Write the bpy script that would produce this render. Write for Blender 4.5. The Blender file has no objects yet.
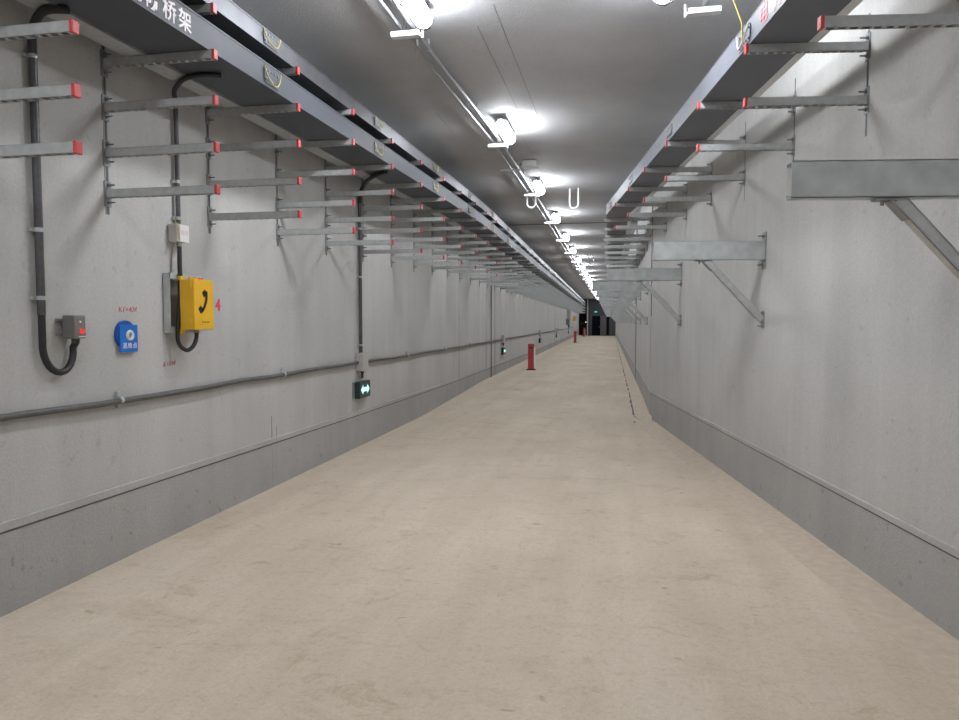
import bpy, math, random
from mathutils import Vector, Matrix
random.seed(7)
S = bpy.context.scene
COL = S.collection
PI = math.pi

# ------------------------------------------------------------------ view settings
S.view_settings.view_transform = 'Standard'
S.view_settings.look = 'None'
S.view_settings.gamma = 1.0
S.view_settings.use_curve_mapping = False
S.view_settings.exposure = 0.78
S.cycles.use_denoising = True
S.cycles.max_bounces = 8
S.cycles.diffuse_bounces = 5
S.cycles.sample_clamp_indirect = 6.0
W = bpy.data.worlds.new('world'); S.world = W
W.use_nodes = True
W.node_tree.nodes['Background'].inputs[0].default_value = (0.6, 0.65, 0.7, 1)
W.node_tree.nodes['Background'].inputs[1].default_value = 0.0

# ------------------------------------------------------------------ materials
def mat(name, col, rough=0.6, metal=0.0, var=0.0, scale=8.0, bump=0.0, bscale=60.0, stretch=None, spec=0.5):
    m = bpy.data.materials.new(name); m.use_nodes = True
    nt = m.node_tree; b = nt.nodes['Principled BSDF']
    b.inputs['Roughness'].default_value = rough
    b.inputs['Metallic'].default_value = metal
    b.inputs['Specular IOR Level'].default_value = spec
    geo = nt.nodes.new('ShaderNodeNewGeometry')
    mp = nt.nodes.new('ShaderNodeMapping')
    nt.links.new(geo.outputs['Position'], mp.inputs['Vector'])
    if stretch: mp.inputs['Scale'].default_value = stretch
    n = nt.nodes.new('ShaderNodeTexNoise'); n.inputs['Scale'].default_value = scale
    n.inputs['Detail'].default_value = 4
    nt.links.new(mp.outputs[0], n.inputs['Vector'])
    cr = nt.nodes.new('ShaderNodeValToRGB')
    cr.color_ramp.elements[0].position = 0.3; cr.color_ramp.elements[1].position = 0.7
    cr.color_ramp.elements[0].color = (*[c*(1-var) for c in col], 1)
    cr.color_ramp.elements[1].color = (*[min(1, c*(1+var)) for c in col], 1)
    nt.links.new(n.outputs['Fac'], cr.inputs['Fac'])
    nt.links.new(cr.outputs[0], b.inputs['Base Color'])
    if bump:
        n2 = nt.nodes.new('ShaderNodeTexNoise'); n2.inputs['Scale'].default_value = bscale
        n2.inputs['Detail'].default_value = 3
        nt.links.new(geo.outputs['Position'], n2.inputs['Vector'])
        bp = nt.nodes.new('ShaderNodeBump'); bp.inputs['Strength'].default_value = bump
        bp.inputs['Distance'].default_value = 0.01
        nt.links.new(n2.outputs['Fac'], bp.inputs['Height'])
        nt.links.new(bp.outputs[0], b.inputs['Normal'])
    return m

def emit(name, col, strength):
    m = bpy.data.materials.new(name); m.use_nodes = True
    nt = m.node_tree; nt.nodes.clear()
    e = nt.nodes.new('ShaderNodeEmission'); o = nt.nodes.new('ShaderNodeOutputMaterial')
    e.inputs[0].default_value = (*col, 1); e.inputs[1].default_value = strength
    nt.links.new(e.outputs[0], o.inputs[0])
    return m

def concrete(name, col, streak=0.10, blotch=0.10, bump=0.25, ca=1.0, speck=0.0):
    """painted / raw concrete: blotches, vertical run marks, dark pits, fine bump"""
    m = bpy.data.materials.new(name); m.use_nodes = True
    nt = m.node_tree; L = nt.links.new; b = nt.nodes['Principled BSDF']
    b.inputs['Roughness'].default_value = 0.75
    b.inputs['Specular IOR Level'].default_value = 0.3
    geo = nt.nodes.new('ShaderNodeNewGeometry')
    def noise(scale, sv=(1, 1, 1), detail=4, rough=0.55):
        mp = nt.nodes.new('ShaderNodeMapping'); mp.inputs['Scale'].default_value = sv
        L(geo.outputs['Position'], mp.inputs['Vector'])
        n = nt.nodes.new('ShaderNodeTexNoise'); n.inputs['Scale'].default_value = scale
        n.inputs['Detail'].default_value = detail; n.inputs['Roughness'].default_value = rough
        L(mp.outputs[0], n.inputs['Vector']); return n.outputs['Fac']
    def remap(sock, lo, hi, a=0.3, z=0.7):
        r = nt.nodes.new('ShaderNodeMapRange')
        r.inputs['From Min'].default_value = a; r.inputs['From Max'].default_value = z
        r.inputs['To Min'].default_value = lo; r.inputs['To Max'].default_value = hi
        L(sock, r.inputs['Value']); return r.outputs['Result']
    def mul(a, c):
        x = nt.nodes.new('ShaderNodeMath'); x.operation = 'MULTIPLY'; L(a, x.inputs[0]); L(c, x.inputs[1]); return x.outputs[0]
    f = remap(noise(0.9), 1-blotch, 1+blotch)
    if streak:
        f = mul(f, remap(noise(2.2, (1, 1, 0.07), 3), 1-streak, 1+streak))
        f = mul(f, remap(noise(9.0, (1, 1, 0.10), 2), 1-streak*0.3, 1+streak*0.3))
    f = mul(f, remap(noise(45.0, detail=2), 0.95, 1.05))
    if speck:
        f = mul(f, remap(noise(14.0, detail=1), 1-speck, 1.0, 0.24, 0.31))
    mx = nt.nodes.new('ShaderNodeMixRGB'); mx.blend_type = 'MULTIPLY'; mx.inputs[0].default_value = 1
    mx.inputs[1].default_value = (*col, 1)
    L(f, mx.inputs[2]); L(mx.outputs[0], b.inputs['Base Color'])
    bp = nt.nodes.new('ShaderNodeBump'); bp.inputs['Strength'].default_value = bump
    bp.inputs['Distance'].default_value = 0.008
    L(noise(70.0, detail=4), bp.inputs['Height']); L(bp.outputs[0], b.inputs['Normal'])
    return m

def floor_material():
    m = bpy.data.materials.new('dusty_floor'); m.use_nodes = True
    nt = m.node_tree; L = nt.links.new; b = nt.nodes['Principled BSDF']
    b.inputs['Roughness'].default_value = 0.8; b.inputs['Specular IOR Level'].default_value = 0.2
    geo = nt.nodes.new('ShaderNodeNewGeometry')
    def noise(scale, sv=(1, 1, 1), detail=5, rough=0.6, dist=0.0):
        mp = nt.nodes.new('ShaderNodeMapping'); mp.inputs['Scale'].default_value = sv
        L(geo.outputs['Position'], mp.inputs['Vector'])
        n = nt.nodes.new('ShaderNodeTexNoise'); n.inputs['Scale'].default_value = scale
        n.inputs['Detail'].default_value = detail; n.inputs['Roughness'].default_value = rough
        n.inputs['Distortion'].default_value = dist
        L(mp.outputs[0], n.inputs['Vector']); return n.outputs['Fac']
    def ramp(sock, stops):
        r = nt.nodes.new('ShaderNodeValToRGB'); e = r.color_ramp.elements
        e[0].position, e[0].color = stops[0][0], (*stops[0][1], 1)
        e[1].position, e[1].color = stops[-1][0], (*stops[-1][1], 1)
        for p, c in stops[1:-1]:
            q = e.new(p); q.color = (*c, 1)
        L(sock, r.inputs['Fac']); return r.outputs[0]
    def mulc(a, c, fac=1.0):
        x = nt.nodes.new('ShaderNodeMixRGB'); x.blend_type = 'MULTIPLY'; x.inputs[0].default_value = fac
        L(a, x.inputs[1]); L(c, x.inputs[2]); return x.outputs[0]
    base = ramp(noise(0.8, (1, 0.6, 1), 6), [(0.3, FLOOR_A), (0.7, FLOOR_B)])
    # scuffs dragged across the slab and tracks along it
    c = mulc(base, ramp(noise(2.2, (0.6, 1.2, 1), 6, 0.7, 0.8), [(0.28, (0.88, 0.86, 0.83)), (0.46, (1, 1, 1))]))
    c = mulc(c, ramp(noise(1.3, (2.2, 0.22, 1), 4), [(0.3, (0.90, 0.89, 0.87)), (0.6, (1, 1, 1))]))
    c = mulc(c, ramp(noise(60, detail=3), [(0.3, (0.88, 0.88, 0.87)), (0.7, (1.0, 1.0, 1.0))]))
    c = mulc(c, ramp(noise(22, (1, 1, 1), 6, 0.8, 0.2), [(0.30, (0.84, 0.82, 0.79)), (0.5, (1.0, 1.0, 1.0)), (0.75, (1.0, 1.0, 0.99))]))
    c = mulc(c, ramp(noise(3.2, (1, 1, 1), 7, 0.75, 1.0), [(0.30, (0.80, 0.76, 0.70)), (0.43, (1.0, 1.0, 1.0))]))
    c = mulc(c, ramp(noise(7, (0.8, 1.4, 1), 2), [(0.25, (0.72, 0.70, 0.66)), (0.31, (1, 1, 1))]))
    L(c, b.inputs['Base Color'])
    bp = nt.nodes.new('ShaderNodeBump'); bp.inputs['Strength'].default_value = 0.25; bp.inputs['Distance'].default_value = 0.01
    L(noise(35, detail=5), bp.inputs['Height']); L(bp.outputs[0], b.inputs['Normal'])
    return m

FLOOR_A = (0.60, 0.505, 0.40); FLOOR_B = (0.73, 0.635, 0.52)
LAMP = 58.0
M = dict(
    wall=concrete('grey_wall_paint', (0.48, 0.475, 0.465), 0.07, 0.06, 0.35, speck=0.12),
    ceil=concrete('grey_ceiling_paint', (0.46, 0.464, 0.48), 0.0, 0.10, 0.6),
    plinth=concrete('rough_cement_plinth', (0.385, 0.38, 0.37), 0.06, 0.10, 0.6, speck=0.2),
    joint=concrete('mortar_bead', (0.43, 0.425, 0.415), 0.05, 0.15, 0.4),
    seam=mat('dark_seam', (0.10, 0.10, 0.10), 0.9),
    faint=mat('faint_seam', (0.20, 0.20, 0.205), 0.9),
    haunch=mat('sandy_mortar', (0.555, 0.465, 0.365), 0.85, var=0.10, scale=14, bump=0.4, bscale=30),
    floor=floor_material(),
    galv=mat('galvanised_steel', (0.49, 0.505, 0.51), 0.45, 0.4, var=0.10, scale=22),
    zinc=mat('bright_zinc', (0.50, 0.53, 0.535), 0.5, 0.35, var=0.14, scale=9),
    plate=mat('dull_zinc_plate', (0.30, 0.31, 0.32), 0.5, 0.5, var=0.12, scale=30),
    bolt=mat('bolt_steel', (0.28, 0.28, 0.29), 0.4, 0.8),
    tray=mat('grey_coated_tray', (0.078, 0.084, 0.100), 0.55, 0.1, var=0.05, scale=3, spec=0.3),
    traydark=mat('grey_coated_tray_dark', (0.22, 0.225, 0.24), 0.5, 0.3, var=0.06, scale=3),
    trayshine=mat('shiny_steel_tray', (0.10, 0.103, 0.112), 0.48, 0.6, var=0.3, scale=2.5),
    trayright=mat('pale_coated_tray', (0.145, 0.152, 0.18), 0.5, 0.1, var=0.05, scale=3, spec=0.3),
    red=mat('red_plastic_cap', (0.52, 0.055, 0.06), 0.45, var=0.1),
    redpaint=mat('red_paint', (0.42, 0.035, 0.045), 0.45, var=0.08),
    redink=mat('red_ink', (0.55, 0.10, 0.12), 0.8, var=0.25, scale=60),
    redsign=mat('red_lettering', (0.72, 0.07, 0.09), 0.5),
    pinkink=mat('faded_pink_ink', (0.70, 0.50, 0.52), 0.8),
    white=mat('white_plastic', (0.75, 0.75, 0.74), 0.45),
    whitepaint=mat('white_lettering', (0.86, 0.80, 0.84), 0.5),
    whitemetal=mat('white_coated_steel', (0.72, 0.73, 0.74), 0.4, 0.1),
    conduit=mat('steel_conduit', (0.10, 0.10, 0.105), 0.42, 0.5, var=0.15, scale=30),
    conduitl=mat('bright_steel_conduit', (0.40, 0.41, 0.44), 0.35, 0.8, var=0.1, scale=30),
    hose=mat('black_hose', (0.018, 0.018, 0.020), 0.5),
    wallpipe=mat('dark_grey_pipe', (0.115, 0.115, 0.112), 0.55, 0.2, var=0.15, scale=14),
    greybox=mat('grey_cast_box', (0.20, 0.195, 0.185), 0.55, 0.2),
    beige=mat('beige_plastic_box', (0.44, 0.42, 0.40), 0.55),
    yellow=mat('yellow_enamel', (0.80, 0.46, 0.02), 0.4, var=0.03),
    black=mat('black_plastic', (0.015, 0.015, 0.017), 0.5),
    blue=mat('blue_sign_plastic', (0.008, 0.16, 0.58), 0.4),
    bluedark=mat('blue_disc_plastic', (0.012, 0.09, 0.36), 0.4),
    wire=mat('yellow_green_wire', (0.52, 0.44, 0.08), 0.5),
    wirepale=mat('pale_braided_wire', (0.62, 0.60, 0.55), 0.5),
    signbody=mat('dark_green_sign_body', (0.012, 0.035, 0.032), 0.3),
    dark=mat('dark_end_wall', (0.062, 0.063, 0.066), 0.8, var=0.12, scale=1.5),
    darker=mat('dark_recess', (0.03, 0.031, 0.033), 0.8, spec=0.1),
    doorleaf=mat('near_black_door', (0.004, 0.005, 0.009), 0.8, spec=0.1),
    panelgrey=mat('grey_partition', (0.11, 0.11, 0.115), 0.8, var=0.1),
    lamp=emit('lamp_light', (0.93, 0.96, 1.0), LAMP),
    green=emit('green_arrow_light', (0.05, 0.75, 0.50), 0.6),
    greenw=emit('pale_green_light', (0.45, 1.0, 0.85), 1.0),
    redlight=emit('red_button_light', (1.0, 0.06, 0.05), 0.5),
    whitelight=emit('white_spot_light', (1.0, 0.97, 0.9), 1.0),
)

# ------------------------------------------------------------------ mesh helpers
class MB:
    def __init__(s): s.v = []; s.f = []; s.m = []; s.sm = []
    def add(s, vs, fs, mi=0, smooth=False):
        o = len(s.v); s.v += [tuple(v) for v in vs]
        for f in fs: s.f.append([o+i for i in f]); s.m.append(mi); s.sm.append(smooth)
    def box(s, lo, hi, mi=0, mx=None):
        x0, y0, z0 = lo; x1, y1, z1 = hi
        vs = [(x0,y0,z0),(x1,y0,z0),(x1,y1,z0),(x0,y1,z0),(x0,y0,z1),(x1,y0,z1),(x1,y1,z1),(x0,y1,z1)]
        if mx: vs = [mx @ Vector(v) for v in vs]
        s.add(vs, [(0,3,2,1),(4,5,6,7),(0,1,5,4),(1,2,6,5),(2,3,7,6),(3,0,4,7)], mi); return s
    def tube(s, path, r, seg=10, mi=0, closed=False):
        P = [Vector(p) for p in path]; n = len(P); vs = []; up = None
        rr = r if isinstance(r, (list, tuple)) else [r]*n
        for i in range(n):
            if closed: t = P[(i+1) % n]-P[(i-1) % n]
            else: t = P[min(i+1, n-1)]-P[max(i-1, 0)]
            t.normalize()
            if up is None:
                a = Vector((0,0,1)) if abs(t.z) < 0.9 else Vector((0,1,0))
                up = (a-t*a.dot(t)).normalized()
            else: up = (up-t*up.dot(t)).normalized()
            sd = t.cross(up)
            for k in range(seg):
                an = 2*PI*k/seg
                vs.append(P[i]+(up*math.cos(an)+sd*math.sin(an))*rr[i])
        fs = []
        for i in range(n if closed else n-1):
            j = (i+1) % n
            for k in range(seg):
                fs.append((i*seg+k, i*seg+(k+1) % seg, j*seg+(k+1) % seg, j*seg+k))
        s.add(vs, fs, mi, True)
        if not closed:
            s.add(vs[:seg], [tuple(range(seg))[::-1]], mi); s.add(vs[-seg:], [tuple(range(seg))], mi)
        return s
    def cyl(s, a, b, r, seg=12, mi=0): return s.tube([a, b], r, seg, mi)
    def sweep(s, prof, path, mi=0, cap=True, closed_prof=True, smooth=False):
        """prof: list of (x,z) offsets, extruded along points path (x,y,z)"""
        n = len(prof); vs = [(p[0]+q[0], p[1], p[2]+q[1]) for p in path for q in prof]; fs = []
        for i in range(len(path)-1):
            for k in range(n if closed_prof else n-1):
                fs.append((i*n+k, i*n+(k+1) % n, (i+1)*n+(k+1) % n, (i+1)*n+k))
        s.add(vs, fs, mi, smooth)
        if cap and closed_prof:
            s.add(vs[:n], [tuple(range(n))], mi); s.add(vs[-n:], [tuple(range(n))[::-1]], mi)
        return s
    def mesh(s, name, mats):
        me = bpy.data.meshes.new(name); me.from_pydata(s.v, [], s.f)
        for m in (mats if isinstance(mats, (list, tuple)) else [mats]): me.materials.append(m)
        for p, mi, sm in zip(me.polygons, s.m, s.sm): p.material_index = mi; p.use_smooth = sm
        import bmesh
        b = bmesh.new(); b.from_mesh(me); bmesh.ops.recalc_face_normals(b, faces=b.faces); b.to_mesh(me); b.free()
        return me
    def build(s, name, mats, parent=None, bevel=0.0):
        o = bpy.data.objects.new(name, s.mesh(name, mats)); COL.objects.link(o)
        if parent: o.parent = parent
        if bevel:
            bv = o.modifiers.new('bevel', 'BEVEL'); bv.width = bevel; bv.segments = 2; bv.limit_method = 'ANGLE'
        return o

def tag(o, label=None, cat=None, group=None, kind=None):
    if label: o['label'] = label
    if cat: o['category'] = cat
    if group: o['group'] = group
    if kind: o['kind'] = kind
    return o
def thing(name, label, cat, loc=(0,0,0), rz=0.0, group=None):
    o = bpy.data.objects.new(name, None); o.empty_display_size = 0.05; COL.objects.link(o)
    o.location = loc; o.rotation_euler = (0, 0, rz)
    return tag(o, label, cat, group)
def struct(mb, name, m, bevel=0): return tag(mb.build(name, m, None, bevel), kind='structure')
def dup(o, loc, rz, label, group=None):
    c = o.copy(); COL.objects.link(c); c.location = loc; c.rotation_euler = (0, 0, rz)
    c['label'] = label
    if group: c['group'] = group
    elif 'group' in c.keys(): del c['group']
    for ch in list(o.children):
        k = ch.copy(); COL.objects.link(k); k.parent = c
        for g in list(ch.children):
            q = g.copy(); COL.objects.link(q); q.parent = k
    return c
def text_mesh(name, body, size, origin, xdir, ydir, m, parent, bold=0.0, shear=0.0, depth=0.0015):
    cu = bpy.data.curves.new(name, 'FONT'); cu.body = body; cu.size = size
    cu.align_x = 'CENTER'; cu.align_y = 'CENTER'; cu.offset = bold; cu.extrude = depth; cu.shear = shear
    cu.resolution_u = 3
    t = bpy.data.objects.new('tmp', cu); COL.objects.link(t)
    bpy.context.view_layer.update()
    me = bpy.data.meshes.new_from_object(t.evaluated_get(bpy.context.evaluated_depsgraph_get()))
    bpy.data.objects.remove(t)
    X = Vector(xdir).normalized(); Y = Vector(ydir).normalized(); Z = X.cross(Y)
    mx = Matrix((X, Y, Z)).transposed().to_4x4(); mx.translation = Vector(origin)
    me.transform(mx); me.materials.clear(); me.materials.append(m)
    o = bpy.data.objects.new(name, me); COL.objects.link(o)
    if parent: o.parent = parent
    return o
def arc(c, r, a0, a1, ax, ay, n=10):
    c = Vector(c); ax = Vector(ax); ay = Vector(ay)
    return [c+ax*(r*math.cos(a0+(a1-a0)*i/n))+ay*(r*math.sin(a0+(a1-a0)*i/n)) for i in range(n+1)]
ORD = ['first','second','third','fourth','fifth','sixth','seventh','eighth','ninth','tenth','eleventh','twelfth','thirteenth','fourteenth']

# ------------------------------------------------------------------ the corridor's course
END = 84.0; BACK = -9.0; CEIL = 4.35
def bend(y):
    if y < 10: return 0.0
    if y < 16: return -0.019*(y-10)**2/12
    return -0.057-0.019*(y-16)
def rise(y): return 0.016*max(-1.4, min(9.0, y-4.2))
WL = -3.4
def wl(y): return WL+bend(y)
CX, CY = 0.531, 12.363                      # corner where the widened bay on the right ends
DX, DY = -0.144, 0.9896                     # direction of the splayed right wall
def wr(y):
    if y < CY: return CX-(y-CY)*(-DX/DY)
    return CX+0.75*bend(y)
def ys(a, b, st):
    n = max(1, int(round((b-a)/st))); return [a+(b-a)*i/n for i in range(n+1)]
LONG = ys(BACK, 10, 19)[:1]+ys(10, 22, 1.5)+ys(24, END, 10)
OUTR = (-DY, DX)                            # outward normal of the splayed wall
RZ_NEAR = math.atan2(OUTR[1], OUTR[0])
def near_pt(s):                             # point on the splayed wall, s metres along from the frame edge
    return (1.75+DX*s, 3.981+DY*s)

# ------------------------------------------------------------------ shell
mb = MB(); mb.sweep([(0,-0.2),(0,CEIL+0.2),(-0.3,CEIL+0.2),(-0.3,-0.2)], [(wl(y), y, 0) for y in LONG]); struct(mb, 'wall_left', M['wall'])
RL = [BACK, CY]+[y for y in LONG if y > CY]
mb = MB(); mb.sweep([(0,-0.2),(0,CEIL+0.2),(0.3,CEIL+0.2),(0.3,-0.2)], [(wr(y), y, 0) for y in RL]); struct(mb, 'wall_right', M['wall'])
mb = MB(); mb.box((-6.2, BACK-0.2, -0.2), (5, END+2.5, 0)); struct(mb, 'floor', M['floor'])
mb = MB(); mb.box((-6.2, BACK-0.2, CEIL), (5, END+2.5, CEIL+0.2)); struct(mb, 'ceiling', M['ceil'])
mb = MB(); mb.box((-6.2, BACK-0.2, 0), (5, BACK, CEIL)); struct(mb, 'wall_back', M['wall'])
# end wall: dark face, open recess at its left, doorway at its right
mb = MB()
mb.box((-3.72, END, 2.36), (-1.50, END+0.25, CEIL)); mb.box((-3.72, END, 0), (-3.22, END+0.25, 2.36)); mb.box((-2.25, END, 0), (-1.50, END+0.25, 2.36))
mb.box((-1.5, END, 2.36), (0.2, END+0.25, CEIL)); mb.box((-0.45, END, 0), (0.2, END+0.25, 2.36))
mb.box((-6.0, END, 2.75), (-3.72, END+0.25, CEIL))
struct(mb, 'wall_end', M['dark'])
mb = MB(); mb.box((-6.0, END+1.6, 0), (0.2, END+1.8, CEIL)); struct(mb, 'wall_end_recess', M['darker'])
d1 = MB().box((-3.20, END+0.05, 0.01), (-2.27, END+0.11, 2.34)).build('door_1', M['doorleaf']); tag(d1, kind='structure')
MB().box((-2.40, END+0.0, 1.02), (-2.34, END+0.05, 1.10)).build('door_handle', M['plate'], d1)
d2 = MB().box((-1.22, END+0.3, 0.01), (-0.47, END+0.36, 2.2)).build('door_2', M['panelgrey']); tag(d2, kind='structure')
mb = MB(); mb.box((-3.80, END-0.35, 0), (-3.66, END-0.22, 4.25)); struct(mb, 'trim_1', M['joint'])
mb = MB(); mb.box((-2.24, END-0.06, 0), (-1.52, END, 2.36)); struct(mb, 'trim_2', M['panelgrey'])

# formwork beads near the foot of both walls
def gz(y):
    P = [(-9, 0.53), (3.3, 0.505), (8.1, 0.455), (13, 0.425), (30, 0.37), (84, 0.45)]
    for (a, p), (b, q) in zip(P, P[1:]):
        if a <= y <= b: return p+(q-p)*(y-a)/(b-a)
    return 0.45
BE = [(-0.01,-0.030),(0.009,-0.026),(0.011,0.022),(-0.01,0.03)]
mb = MB(); mb.sweep(BE, [(wl(y), y, gz(y)) for y in sorted(LONG+[3.3, 8.1, 13, 30])]); struct(mb, 'trim_3', M['joint'])
mb = MB(); mb.sweep([(0.0,-0.012),(0.006,-0.012),(0.006,0),(0,0)], [(wl(y), y, gz(y)-0.026) for y in sorted(LONG+[3.3, 8.1, 13, 30])]); struct(mb, 'trim_4', M['seam'])
mb = MB(); mb.sweep([(-q[0], q[1]*0.8) for q in BE], [(wr(y), y, 0.455) for y in RL]); struct(mb, 'trim_5', M['joint'])
mb = MB(); mb.sweep([(0,-0.010),(-0.006,-0.010),(-0.006,0),(0,0)], [(wr(y), y, 0.455-0.02) for y in RL]); struct(mb, 'trim_6', M['seam'])
# darker cement plinths under the beads
yl = sorted(LONG+[3.3, 8.1, 13, 30])
mb = MB(); n = 4; vs = []
for y in yl: vs += [(wl(y)-0.02,y,-0.02),(wl(y)+0.004,y,-0.02),(wl(y)+0.004,y,gz(y)-0.02),(wl(y)-0.02,y,gz(y)-0.02)]
mb.add(vs, [(i*n+k, i*n+(k+1) % n, (i+1)*n+(k+1) % n, (i+1)*n+k) for i in range(len(yl)-1) for k in range(n)]); struct(mb, 'baseboard_left', M['plinth'])
mb = MB(); mb.sweep([(0.02,-0.02),(-0.004,-0.02),(-0.004,0.44),(0.02,0.44)], [(wr(y), y, 0) for y in RL]); struct(mb, 'baseboard_right', M['plinth'])
# mortar haunches where the slab meets the walls
mb = MB(); mb.sweep([(-0.02,-0.02),(0.46,-0.02),(0.44,0.004),(0.20,0.05),(-0.02,0.13)], [(wl(y)-max(0, (18-y)*0.03), y, -max(0, (18-y)*0.008)) for y in ys(5, 18, 1.3)+[y for y in LONG if y > 18]]); struct(mb, 'trim_7', M['haunch'])
mb = MB(); mb.sweep([(0.02,-0.02),(-0.36,-0.02),(-0.34,0.004),(-0.15,0.005),(0.02,0.006)], [(wr(y), y, 0) for y in (BACK, 4, 8, 11.3, CY)]); struct(mb, 'trim_8', M['haunch'])
def fw(y): return max(0.06, 0.25-0.0028*(y-12))
mb = MB()
pts = []
for y in [11.55]+ys(12.4, 22, 1.6)+ys(26, 83.5, 11):
    x = wr(max(y, CY)); k = 0.05+0.95*min(1, (y-11.55)/0.85); k2 = 0.25+0.75*min(1, (y-11.55)/0.85); pts.append([(x+0.02,y,-0.02),(x-fw(y)*k2,y,-0.02),(x-fw(y)*k2,y,0.022*k),(x-0.08*k2,y,0.04*k),(x+0.02,y,0.08*k)])
n = 5
mb.add([q for p in pts for q in p], [(i*n+k, i*n+(k+1) % n, (i+1)*n+(k+1) % n, (i+1)*n+k) for i in range(len(pts)-1) for k in range(n)]+[tuple(range(n))])
struct(mb, 'trim_9', M['haunch'])
mb = MB()
rn = random.Random(3); yy = 11.7
while yy < 60:                               # broken dark gap along the foot of that haunch
    ln = rn.uniform(0.5, 1.6)
    x0, x1 = wr(max(yy, CY))-fw(yy), wr(max(yy+ln, CY))-fw(yy+ln); w = rn.uniform(0.012, 0.045)
    mb.add([(x0-w,yy,0.003),(x0+0.004,yy,0.003),(x1+0.004,yy+ln,0.003),(x1-w*0.6,yy+ln,0.003)], [(0,1,2,3)])
    yy += ln+rn.uniform(0.0, 0.5)
struct(mb, 'trim_10', M['seam'])
# ceiling joints
mb = MB(); mb.box((-3.6, 19.4, CEIL-0.012), (0.6, 19.46, CEIL+0.01)); struct(mb, 'trim_11', M['seam'])
for i, (x0, y0, x1, y1) in enumerate([(-1.08, 6.0, -1.08, 9.3), (-1.30, 6.4, -1.30, 9.0), (-1.42, 10.6, -1.42, 13.2), (-2.35, 8.9, -2.35, 10.2)]):
    mb = MB(); mb.box((x0-0.002, y0, CEIL-0.002), (x0+0.002, y1, CEIL+0.01)); struct(mb, 'trim_%d' % (12+i), M['faint'])
# vertical joints of the left wall
for i, (y, w, mm) in enumerate([(18.4, 0.05, 'joint'), (19.9, 0.022, 'faint'), (14.9, 0.012, 'joint'), (44.0, 0.05, 'faint')]):
    mb = MB(); mb.box((wl(y)-0.02, y-w/2, 0.0), (wl(y)+0.008, y+w/2, CEIL)); struct(mb, 'trim_%d' % (16+i), M[mm])
mb = MB(); mb.box((wr(12.45)-0.006, 12.40, 0.0), (wr(12.45)+0.02, 12.47, CEIL)); struct(mb, 'trim_20', M['joint'])
mb = MB(); mb.box((wr(19.4)-0.012, 19.38, 0.0), (wr(19.4)+0.02, 19.46, CEIL)); struct(mb, 'trim_21', M['seam'])
mb = MB(); mb.box((CX-0.008, CY-0.05, 1.75), (CX+0.02, CY-0.02, CEIL)); struct(mb, 'trim_22', M['seam'])

mb = MB(); mb.box((WL-0.01, 6.40, 0.0), (WL+0.0055, 6.41, 0.72)); mb.box((WL-0.01, 6.50, 0.0), (WL+0.0055, 6.506, 0.6)); struct(mb, 'trim_23', M['plinth'])
# ------------------------------------------------------------------ cable support arms
ALEN = 0.82
def arm_parts(root, seed=0):
    """local +x points out of the wall; z = 0 at the arm's middle"""
    c = MB(); x0, x1 = 0.012, ALEN; w = 0.02; z1 = 0.0275; z0 = -0.0275; t = 0.003
    c.box((x0,-w,z0), (x1,-w+t,z1)); c.box((x0,w-t,z0), (x1,w,z1)); c.box((x0,-w,z1-t), (x1,w,z1))
    c.box((x0,-w,z0), (x1,-w+0.006,z0+t)); c.box((x0,w-0.006,z0), (x1,w,z0+t))
    x = x0
    while x < x1-0.02:
        c.box((x,-w+0.005,z0), (x+0.022,w-0.005,z0+t)); x += 0.060
    c.build('arm_channel', [M['galv'], M['seam']], root)
    MB().box((ALEN-0.010,-0.0225,-0.031), (ALEN+0.010,0.0225,0.031)).build('end_cap', M['red'], root, 0.004)
    p = MB(); p.box((0,-0.03,-0.085), (0.010,0.03,0.085))
    p.add([(0.01,-0.004,0.085),(0.01,0.004,0.085),(0.05,0.004,0.03),(0.05,-0.004,0.03)], [(0,1,2,3)])
    p.build('base_plate', M['plate'], root)
    for z in (-0.058, 0.058):
        b = MB(); b.cyl((0.009,0,z), (0.062,0,z), 0.0055, 8); b.cyl((0.010,0,z), (0.022,0,z), 0.013, 6)
        b.build('bolt', M['bolt'], root)
armF = MB(); armF.box((0.006,-0.02,-0.0275), (ALEN,0.02,0.0275)); armF.box((0,-0.03,-0.085), (0.010,0.03,0.085), 1)
armFR = MB(); armFR.box((0.006,-0.02,-0.0275), (ALEN,0.02,0.0275)); armFR.box((0,-0.03,-0.085), (0.010,0.03,0.085), 1); armFR.box((ALEN-0.008,-0.0225,-0.031), (ALEN+0.010,0.0225,0.031), 2)
ME_F = armF.mesh('cable_support_arm', [M['galv'], M['plate'], M['red']])
ME_FR = armFR.mesh('cable_support_arm', [M['galv'], M['plate'], M['red']])
proto = thing('cable_support_arm', 'x', 'support arm')
arm_parts(proto)
used = [False]
def put_arm(loc, rz, label, group):
    if not used[0]:
        used[0] = True; proto.location = loc; proto.rotation_euler = (0, 0, rz); proto['label'] = label
        if group: proto['group'] = group
        return proto
    return dup(proto, loc, rz, label, group)
def far_arm(loc, rz, label, group, red):
    o = bpy.data.objects.new('cable_support_arm', ME_FR if red else ME_F); COL.objects.link(o)
    o.location = loc; o.rotation_euler = (0, 0, rz); return tag(o, label, 'support arm', group)

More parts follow.
